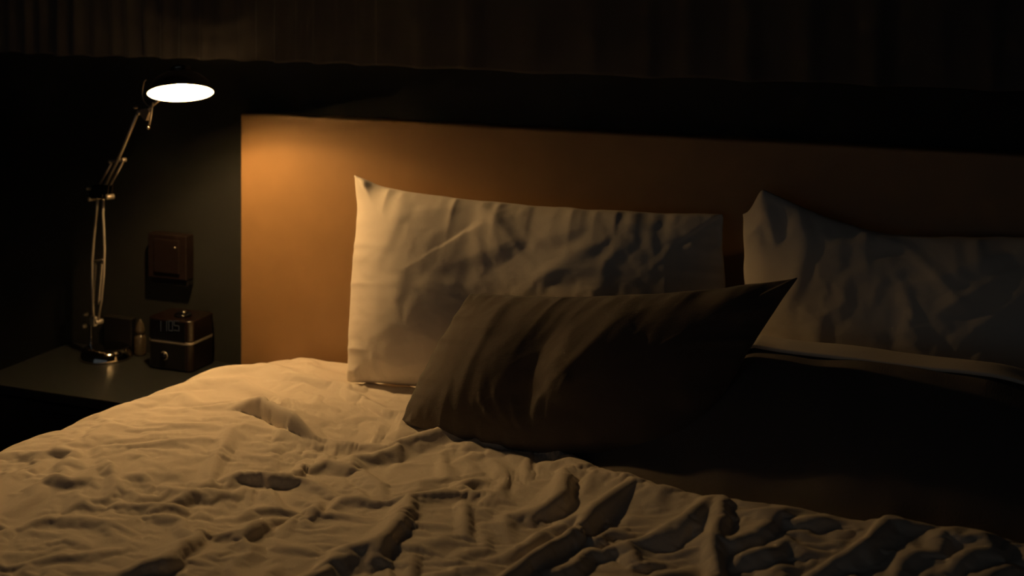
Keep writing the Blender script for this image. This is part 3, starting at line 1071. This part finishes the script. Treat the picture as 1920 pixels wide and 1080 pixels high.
    ([(1360, 1029), (1385, 1024), (1408, 1021), (1450, 1019), (1490, 1027)], 2.2, 2.0, 1.8),
    ([(1275, 1084), (1325, 1067), (1387, 1060), (1440, 1067)], 1.8, 1.8, 2),
    ([(1432, 1068), (1450, 1055), (1471, 1044), (1512, 1040)], 1.5, 2.2, 2),
    ([(1488, 1056), (1520, 1047), (1557, 1034), (1603, 1022), (1630, 1012), (1648, 996), (1656, 986), (1678, 983), (1712, 989), (1770, 990)], 2.6, 2.4, 2),
    ([(1655, 1017), (1672, 1017), (1692, 1021)], .8, .9, 1),
    ([(1648, 1070), (1645, 1042), (1652, 1020)], 1.4, 1.8, 2),
    ([(1603, 1075), (1612, 1050), (1618, 1038)], 1.2, 1.4, 1.8),
    ([(1740, 1044), (1754, 1034), (1768, 1012), (1790, 1011), (1824, 1013), (1916, 1013)], 2.2, 2.2, 1.8),
    ([(1686, 1080), (1688, 1043), (1722, 1037), (1749, 1039), (1801, 1039), (1853, 1032), (1920, 1022)], 1.8, 2.6, 1.8),
    ([(1850, 1072), (1880, 1064), (1920, 1060)], 1.0, 1.4, 2),
]
# sharp furrows (same form, negative)
DUVET_FURROWS = [
    ([(415, 754), (446, 761), (494, 778), (533, 796), (570, 806), (590, 797)], -2.4, 1.7, 1.7),
    ([(95, 893), (122, 904), (155, 914), (176, 906)], -1.2, 1.3, 1.3),
    ([(176, 903), (200, 902), (228, 905), (268, 897)], -1.0, 1.2, 1.2),
    ([(410, 902), (430, 892), (452, 883), (485, 883)], -1.0, 1.2, 1.2),
    ([(550, 862), (563, 871), (580, 862)], -.9, 1.0, 1.0),
    ([(452, 990), (470, 1000), (498, 979), (530, 959), (545, 940)], -1.4, 1.5, 1.5),
    ([(334, 936), (360, 928), (381, 918)], -.8, 1.3, 1.3),
    ([(259, 1077), (300, 1066), (337, 1053), (365, 1032), (382, 1008), (394, 982)], -1.2, 1.8, 1.8),
    ([(575, 955), (593, 953), (600, 935), (607, 918)], -.8, 1.2, 1.2),
    ([(834, 829), (875, 857), (914, 893), (945, 924), (981, 959)], -.55, .45, .9),
    ([(720, 829), (738, 821), (756, 805)], -.4, .6, .9),
    ([(868, 905), (885, 912), (905, 903)], -1.5, 1.4, 1.4),
    ([(1033, 953), (1068, 940), (1080, 915), (1092, 902), (1118, 892)], -1.6, 2.0, 2.0),
    ([(1106, 1014), (1135, 1000), (1163, 980), (1190, 960)], -1.4, 1.8, 1.8),
    ([(1205, 1008), (1250, 1008), (1300, 1005), (1325, 990)], -1.2, 2.2, 2.2),
    ([(1412, 1058), (1396, 1045), (1362, 1033)], -1.0, 1.2, 1.2),
    ([(1322, 1000), (1330, 975), (1345, 950)], -1.2, 1.6, 1.6),
    ([(990, 1055), (1010, 1030), (1050, 1012), (1095, 985)], -.8, 1.6, 1.6),
]


DUVET_STEP, DUVET_FRAMES = 3, 52


def build_duvet():
    ds = 0.0031
    s = np.arange(-0.40, 2.06, ds)
    n1, n2 = 470, 60
    v = np.concatenate([np.linspace(0, 1.30, n1), 1.30 + np.linspace(0, 1, n2 + 1)[1:] ** 1.0 * 0.0])
    ns = len(s)
    # rows: 262 fine ones from the back edge to just out of sight, then coarser to the foot of the bed
    def plan():
        S = np.broadcast_to(s, (n1 + n2, ns)).copy()
        y0 = yb_at(S[0] + 0.03)
        fine_end = -1.50
        tf = np.linspace(0, 1, n1)[:, None]
        Yf = y0[None, :] * (1 - tf) + fine_end * tf
        tc = np.linspace(0, 1, n2 + 1)[1:, None]
        Yc = fine_end * (1 - tc) + (-2.16) * tc + 0 * y0[None, :]
        return S, np.concatenate([Yf, Yc], 0)

    S, Y = plan()
    X = S + xs_at(Y)                                              # place on the bed of the flat part
    back = np.abs(Y - Y[0][None, :])
    # loose filling: the resting height over the mattress
    B = 0.060 + 0.010 * vnoise(X * 3.1 + 5, Y * 3.1, 21) + 0.006 * vnoise(X * 6.3, Y * 6.3 + 3, 22)
    B -= 0.028 * sstep(-.34, -.10, Y) * (1 - sstep(.5, .75, X))
    B += 0.030 * sstep(.95, 1.25, X) * np.exp(-(back / .22) ** 2)
    B += 0.012 * sstep(.55, .9, X) * np.exp(-(back / .15) ** 2)
    edge = np.clip(1 - back / 0.045, 0, 1)
    B = B - 0.050 * (1 - np.sqrt(np.clip(1 - edge ** 2, 0, 1)))
    H = np.zeros_like(B)
    sup = np.zeros_like(B)
    key = np.zeros_like(B)
    for pts, h, wf, wb in DUVET_FOLDS + DUVET_FURROWS:
        q = [at_z(px, py, MT + 0.062 + max(h, 0) * 0.008 + (0.02 if px > 1190 else 0.0)) for px, py in pts]
        q = smooth_line([(p.x, p.y) for p in q], 4)
        big = sstep(1000, 1250, np.array(float(np.mean([p_[0] for p_ in pts])))) * .25 + .14 * sstep(1.8, 3.0, np.array(abs(h)))
        near = 1 - .25 * float(np.mean([p_[0] for p_ in pts]) < 720 and np.mean([p_[1] for p_ in pts]) < 850)
        c = crease(X, Y, q, h * 0.01 * (.80 + big), wf * 0.01 * (.66 + big) * near, wb * 0.01 * (.85 + .5 * big), cusp=h > 0)
        if h >= 1.8:
            wk = 0.45 if pts[0][0] == 405 else 0.10
            key = key + wk * c
        elif h <= -1.2:
            key = key + 0.12 * c
        if h > 0:
            H = np.maximum(H, c) + 0.35 * np.minimum(H, c)
        else:
            sup += c
    H = H + sup
    # many small random creases of the cotton, most of them running across the bed
    rc = np.random.default_rng(90)
    for _ in range(650):
        px, py = rc.uniform(.05, 1.9), rc.uniform(-1.45, -.15)
        if py > yb_at(px) - .03:
            continue
        a = rc.normal(-.25, .45) if rc.random() < .7 else rc.uniform(-1.6, 1.6)
        L = rc.uniform(.04, .15)
        bend = rc.normal(0, .22)
        dx, dy = math.cos(a), math.sin(a)
        line = [(px + dx * L * (t - .5) - dy * L * bend * (1 - (2 * t - 1) ** 2), py + dy * L * (t - .5) + dx * L * bend * (1 - (2 * t - 1) ** 2)) for t in (0, .25, .5, .75, 1)]
        k_ = (.45 + .55 * sstep(-.35, -.8, np.array(py))) * (0.6 if px > 1.1 else 1.0)
        hh = k_ * L * rc.uniform(.028, .06)
        H = H + crease(X, Y, line, hh, hh * rc.uniform(.9, 1.5), hh * rc.uniform(3, 5), .5)
    # small random crumples everywhere, stretched and warped
    wx = X + 0.05 * vnoise(X * 5, Y * 5, 31)
    wy = Y + 0.05 * vnoise(X * 5, Y * 5, 32)
    def ridged(a, b, seed):
        return 1 - np.abs(vnoise(a, b, seed)) * 2
    cr = (0.0040 * ridged(wx * 4 + wy * 3, wy * 11 - wx * 3, 41) + 0.0022 * ridged(wx * 8 - wy * 6, wy * 22 + wx * 5, 42)
          + 0.0009 * ridged(wx * 20 + wy * 10, wy * 55 - wx * 12, 43))
    calm = 0.35 + 0.65 * sstep(-.30, -.75, Y) 
    far = sstep(0, .05, back)
    H0 = B + H + cr * calm * far
    H0 = np.where(S < 0.02, 0.05 + 0.012 * np.sin(Y * 21 + vnoise(Y * 4, S * 3, 9) * 2) * sstep(0.05, -.3, S) + 0.5 * (H0 - 0.06), H0)
    # the cover is larger than the bed: let it settle, so that it falls into real folds around the traced ones
    P0 = np.stack([X, Y, H0], -1)
    c0 = int(np.searchsorted(s, -0.10))
    k = DUVET_STEP
    c1 = c0 + ((ns - 1 - c0) // k) * k
    r1 = ((n1 - 1) // k) * k
    sub = (slice(0, r1 + 1, k), slice(c0, c1 + 1, k))
    Xc, Yc, bc = X[sub], Y[sub], back[sub]
    loose = sstep(-.15, -.60, Yc) * sstep(0.0, .10, bc) * sstep(-.02, .16, S[sub])
    loose = np.clip(loose * (0.85 + 0.3 * vnoise(Xc * 3.3, Yc * 3.3, 88)), 0, 1)
    fl = np.stack([Xc, Yc, B[sub] - 0.016], -1)
    Pc = np.stack([X, Y, B + 0.48 * blur(H[..., None], 10)[..., 0] + cr * calm * far], -1)[sub].copy()
    Pc[..., 2] = np.maximum(Pc[..., 2], fl[..., 2] + .005)
    SETTLED['cover'] = cloth_run(Pc, fl, 0.042, 5.0, DUVET_FRAMES) - np.stack([X, Y, B], -1)[sub]
    D = cubic_up(SETTLED['cover'] * (0.45 + 0.55 * loose)[..., None], r1 + 1, c1 - c0 + 1)
    fy = np.ones(r1 + 1)
    fy[-25:] = np.linspace(1, 0, 25)
    fx = np.ones(c1 - c0 + 1)
    fx[:12] = np.linspace(0, 1, 12)
    P = np.stack([X, Y, B], -1)
    P[:, :c0 + 12] = P0[:, :c0 + 12]
    P[:r1 + 1, c0:c1 + 1] += D * fy[:, None, None] * fx[None, :, None]
    P[..., 2] += key * (S > 0.05)
    P[0] = P0[0]
    # bend the left part over the side of the bed
    r = 0.10
    c = P[..., 0] - xs_at(P[..., 1])
    q = r * PI / 2
    th = np.clip((r - c) / r, 0, PI / 2)
    bx = np.where(c >= r, c, r - r * np.sin(th))
    bz = np.where(c >= r, 0, -(r - r * np.cos(th)))
    bz = np.where(c < r - q, -r - (r - q - c), bz)
    bx = np.where(c < r - q, 0, bx)
    hh = P[..., 2]
    W = np.stack([xs_at(P[..., 1]) + bx - np.sin(th) * hh * 0.9, P[..., 1], MT + bz + np.cos(th) * hh + np.where(c < r, 0.0, 0)], -1)
    me = grid_mesh('duvet', W)
    o = link_mesh('duvet', me, M['linen'], origin=(0.9, -1.1, MT), smooth=True)
    md = o.modifiers.new('thick', 'SOLIDIFY')
    md.thickness = 0.004
    md.offset = -1
    tag(o, 'rumpled white duvet thrown across the front of the bed', 'duvet')
    return o


build_duvet()

# ------------------------------------------------------------------ pillows and cushion
# left pillow, upright against the headboard
QL = (at_y(650, 716, -0.295), at_y(1392, 770, -0.215), at_y(676, 345, -0.145), at_y(1356, 401, -0.085))
w, h = 0.92, 0.56
S = soft_pillow(w, h, 190, 116, 0.12, 0.045, 3, (-0.004, 0.020, .01, .0), p=3.4, detail=0.13, pucker=0.006, skew=0.5)
(Fp, Bp), n = pose_pillow(S, w, h, QL)
g = np.exp(-((np.linspace(0, 1, Fp.shape[1])[None, :] * .88 / .045) ** 2 + ((1 - np.linspace(0, 1, Fp.shape[0])[:, None]) * .52 / .05) ** 2))[..., None]
Fp += g * np.array([-.016, -.004, .022])
Bp += g * np.array([-.016, -.004, .022])
PL = []
for pts, hh, wf, wb in (
    ([(752, 640), (751, 560), (750, 480), (750, 360)], .10, .15, 1.5),          # edge of the inner flap
    ([(700, 402), (730, 404), (790, 407), (830, 409)], .9, .9, 1.6),
    ([(670, 432), (700, 434), (735, 437)], .5, .7, 1.2),
    ([(672, 497), (700, 500), (750, 506), (790, 520)], .6, .8, 1.4),
    ([(665, 510), (690, 514), (710, 520)], .5, .6, 1.2),
    ([(700, 528), (730, 531), (760, 536)], .5, .7, 1.2),
    ([(655, 585), (680, 580), (710, 590), (745, 592)], .7, .8, 1.4),
    ([(650, 643), (675, 638), (700, 645)], .7, .8, 1.4),
    ([(690, 556), (730, 560), (770, 566)], .5, .8, 1.4),
    ([(670, 663), (712, 675), (755, 695), (800, 708), (840, 712)], 1.9, 1.6, 2.4),
    ([(665, 705), (720, 714), (790, 723)], .8, .9, 1.2),
    ([(745, 362), (765, 372), (795, 368)], .9, .9, 1.3),
    ([(745, 398), (790, 392), (860, 380), (885, 377)], .8, 1.2, 2),
    ([(945, 500), (930, 450), (915, 405), (895, 380)], 1.3, 3.0, 7),
                # long upright fold
    ([(780, 520), (810, 540), (850, 556), (880, 562)], 1.0, 1.2, 2),
    ([(830, 522), (860, 537), (905, 548)], .8, 1.0, 1.6),
    ([(950, 455), (985, 447), (1040, 438), (1090, 420), (1110, 405)], 1.0, 1.3, 2.5),
    ([(1000, 410), (1025, 400), (1038, 392)], .7, .8, 1.3),
    ([(960, 405), (968, 392), (975, 385)], .7, .8, 1.3),
    ([(1070, 470), (1120, 455), (1140, 430)], .8, 1.4, 2),
    ([(965, 520), (1030, 506), (1080, 502), (1150, 497)], 1.2, 1.8, 3),
    ([(1140, 425), (1180, 413), (1250, 408)], .8, 1.2, 2),
    ([(1270, 465), (1300, 447), (1325, 420), (1340, 404)], 1.2, 1.1, 2),
    ([(1335, 425), (1345, 412), (1352, 404)], .8, .8, 1.0),
    ([(1240, 450), (1280, 430), (1310, 408)], .7, 1.0, 1.6),
):
    PL.append((px_on(QL, n, 0.075, pts), hh * .13 * max(wf, .65 * wb) * .012, max(wf, .65 * wb) * .012, wb * .012))
Fp[1:-1, 1:-1] = crease_on(Fp, n, PL, QL)[1:-1, 1:-1]
for Q_ in (Fp, Bp):
    Q_[..., 1] = np.minimum(Q_[..., 1], HB_Y - .004)               # it leans on the headboard
me = pillow_mesh('pillow', Fp, Bp)
o = link_mesh('pillow', me, M['case'], origin=tuple((QL[0] + QL[1]) / 2), smooth=True)
o.modifiers.new('fine', 'SUBSURF').render_levels = 1
o.modifiers[-1].levels = 0
tag(o, 'lamp-lit white pillow standing against the orange headboard behind the cushion', 'pillow', 'white pillows')

# right pillow, in the shade
_b = at_y(1404, 660, -0.20)
_b.z = 0.565                                                      # it stands on the mattress behind the blanket
QR = (_b, _b + Vector((.86, .095, .01)), at_y(1391, 401, -0.115), at_y(1391, 384, -0.115) + Vector((.86, .075, .02)))
S = soft_pillow(w, h, 170, 104, 0.085, 0.03, 8, (0.0, 0.05, .01, .0), skew=0.2)
(Fp, Bp), n = pose_pillow(S, w, h, QR)
uu = np.linspace(0, 1, Fp.shape[1])[None, :]
vv = np.linspace(0, 1, Fp.shape[0])[:, None]
lift = np.where(uu < .048, np.exp(-((uu - .048) / .024) ** 2), np.clip(1 - (uu - .048) / .30, 0, 1) ** 1.3)
for Q_, k_ in ((Fp, 0.06), (Bp, 0.06)):                          # the open end of the case stands up in a second point
    Q_ += (k_ * lift * np.clip((vv - .55) / .45, 0, 1) ** 2.2)[..., None] * np.array([0.05, .02, 1.0])
PL = []
for pts, hh, wf, wb in (
    ([(1452, 470), (1447, 440), (1438, 410), (1424, 368)], 2.2, 1.6, 2.0),      # folded corner
    ([(1425, 470), (1408, 440), (1398, 415), (1388, 402)], 1.2, 1.6, 1.6),
    ([(1468, 450), (1490, 428), (1530, 428)], 1.0, 1.2, 1.5),
    ([(1535, 470), (1560, 462), (1640, 447), (1720, 438), (1800, 432)], 1.6, 2.0, 3),
    ([(1540, 455), (1545, 440), (1535, 430)], 1.0, 1.2, 1.6),
    ([(1690, 530), (1760, 520), (1830, 490), (1920, 468)], 1.7, 2.0, 3),
    ([(1740, 590), (1800, 560), (1860, 525), (1920, 500)], 1.5, 2.0, 3),
    ([(1640, 520), (1700, 500), (1760, 490)], .9, 1.4, 2),
):
    PL.append((px_on(QR, n, 0.06, pts), hh * .17 * max(wf, .65 * wb) * .012, max(wf, .65 * wb) * .012, wb * .012))
Fp[1:-1, 1:-1] = crease_on(Fp, n, PL, QR)[1:-1, 1:-1]
for Q_ in (Fp, Bp):
    Q_[..., 1] = np.minimum(Q_[..., 1], HB_Y - .004)               # it leans on the headboard
me = pillow_mesh('pillow', Fp, Bp)
o = link_mesh('pillow', me, M['case'], origin=tuple((QR[0] + QR[1]) / 2), smooth=True)
o.modifiers.new('fine', 'SUBSURF').render_levels = 1
o.modifiers[-1].levels = 0
tag(o, 'shaded white pillow with a folded corner behind the dark blanket', 'pillow', 'white pillows')

# dark cushion leaning in front of the left pillow
QC = (at_z(752, 791, 0.585), at_y(1300, 850, -0.55), at_y(881, 549, -0.37), at_y(1497, 519, -0.42))
w, h = 0.74, 0.42
S = soft_pillow(w, h, 170, 96, 0.085, 0.05, 5, (-0.01, 0.03, .01, -.055), p=2.6, q=2.0, e=0.6, pucker=0.006, detail=0.12, part=(40, 100, 120, 210))
(Fp, Bp), n = pose_pillow(S, w, h, QC)
PL = []
for pts, hh, wf, wb in (
    ([(905, 640), (918, 600), (950, 570)], .6, 3, 4),
    ([(1008, 790), (1030, 740), (1085, 690), (1130, 640), (1180, 590), (1240, 560)], 1.7, 4.5, 5.0),
    ([(900, 735), (905, 760), (925, 790)], .5, .7, .8),
    ([(962, 735), (963, 770), (975, 810)], .7, .7, .9),
    ([(930, 720), (935, 760), (955, 800)], .4, .7, .8),
    ([(1000, 800), (1005, 760), (1030, 735)], .8, 1.2, 1.2),
    ([(1055, 770), (1060, 740), (1085, 700)], .8, 1.0, 1.2),
):
    PL.append((px_on(QC, n, 0.07, pts), hh * .008, wf * .012, wb * .012))
PL.append((px_on(QC, n, 0.075, [(990, 830), (985, 760), (1000, 690), (1030, 630), (1075, 575)]), -.014, .04, .05))
Fp[1:-1, 1:-1] = crease_on(Fp, n, PL, QC)[1:-1, 1:-1]
me = pillow_mesh('cushion', Fp, Bp)
o = link_mesh('cushion', me, M['dark'], origin=tuple((QC[0] + QC[1]) / 2), smooth=True)
o.modifiers.new('fine', 'SUBSURF').render_levels = 1
o.modifiers[-1].levels = 0
tag(o, 'dark charcoal-brown cushion with a dented middle leaning on the lit pillow', 'cushion')

# ------------------------------------------------------------------ heaped dark blanket on the right half, white sheet folded along its top
CRY = -0.36
ca, cb = at_y(1440, 648, CRY), at_y(1890, 703, CRY)


def heap(X, Y):
    lin = ca.z + (X - ca.x) * (cb.z - ca.z) / (cb.x - ca.x) - MT - .012
    top = lin * np.interp(X, [.92, 1.0, 1.08, ca.x - .06, ca.x - .02], [.0, .10, .35, .92, 1.0]) - .05 * sstep(cb.x - .03, cb.x + .25, X)
    top = np.maximum(top, 0)
    d = Y - CRY
    frontp = 1 - sstep(-.02, -.48, d)
    backp = 1 - sstep(.03, .12, d)
    prof = np.where(d < 0, frontp, backp)
    return MT + 0.012 + top * prof


xs = np.linspace(.93, 2.10, 150)
ys = np.linspace(-1.0, -.245, 110)
X, Y = np.meshgrid(xs, ys)
Z = heap(X, Y) + 0.010 * vnoise(X * 4.3, Y * 4.3, 71) * sstep(MT + .02, MT + .1, heap(X, Y)) + 0.003 * vnoise(X * 14, Y * 10, 72)
Z = blur(Z[..., None], 3)[..., 0]
Z = np.maximum(Z, MT + .006)
me = grid_mesh('blanket', np.stack([X, Y, Z], -1))
o = link_mesh('blanket', me, M['throw'], origin=(1.5, -.6, MT), smooth=True)
md = o.modifiers.new('thick', 'SOLIDIFY'); md.thickness = 0.005; md.offset = -1
tag(o, 'dark blanket heaped over the right half of the bed below the shaded pillow', 'blanket')

xs = np.linspace(ca.x - .10, 2.10, 120)
d = np.linspace(.075, -.042, 22)
X, D = np.meshgrid(xs, d)
Y = CRY + D * (1 + .12 * vnoise(X * 3, D * 0, 77))
Z = heap(X, Y) + 0.011 + 0.003 * vnoise(X * 9, D * 22, 78)
me = grid_mesh('sheet', np.stack([X, Y, Z], -1)[::-1])
o = link_mesh('top_sheet', me, M['case'], origin=(1.6, CRY, heap(np.array(1.6), np.array(CRY)) + .01), smooth=True)
md = o.modifiers.new('thick', 'SOLIDIFY'); md.thickness = 0.006; md.offset = -1
tag(o, 'narrow strip of white sheet folded over the top of the dark blanket', 'sheet')

# ================================================================== LIGHT, CAMERA
wd = bpy.data.worlds.new('night')
bpy.context.scene.world = wd
wd.use_nodes = True
bg = wd.node_tree.nodes['Background']
bg.inputs['Color'].default_value = (0.82, 0.93, 1.0, 1)
bg.inputs['Strength'].default_value = 0.052

cam = bpy.data.cameras.new('camera')
cam.sensor_width = 36
cam.lens = 36 * F / 1920
cam.shift_y = (YH - 540) / 1920
cam.clip_start = 0.05
cam.dof.use_dof = True
cam.dof.focus_distance = 2.75
cam.dof.aperture_fstop = 3.2
co = bpy.data.objects.new('camera', cam)
C.objects.link(co)
co.location = (CX, CY, EYE)
co.rotation_euler = (PI / 2, 0, TH)
sc = bpy.context.scene
sc.camera = co
sc.view_settings.view_transform = 'Standard'
sc.view_settings.look = 'None'
sc.view_settings.exposure = -0.1
sc.view_settings.gamma = 1.0
sc.view_settings.use_curve_mapping = False
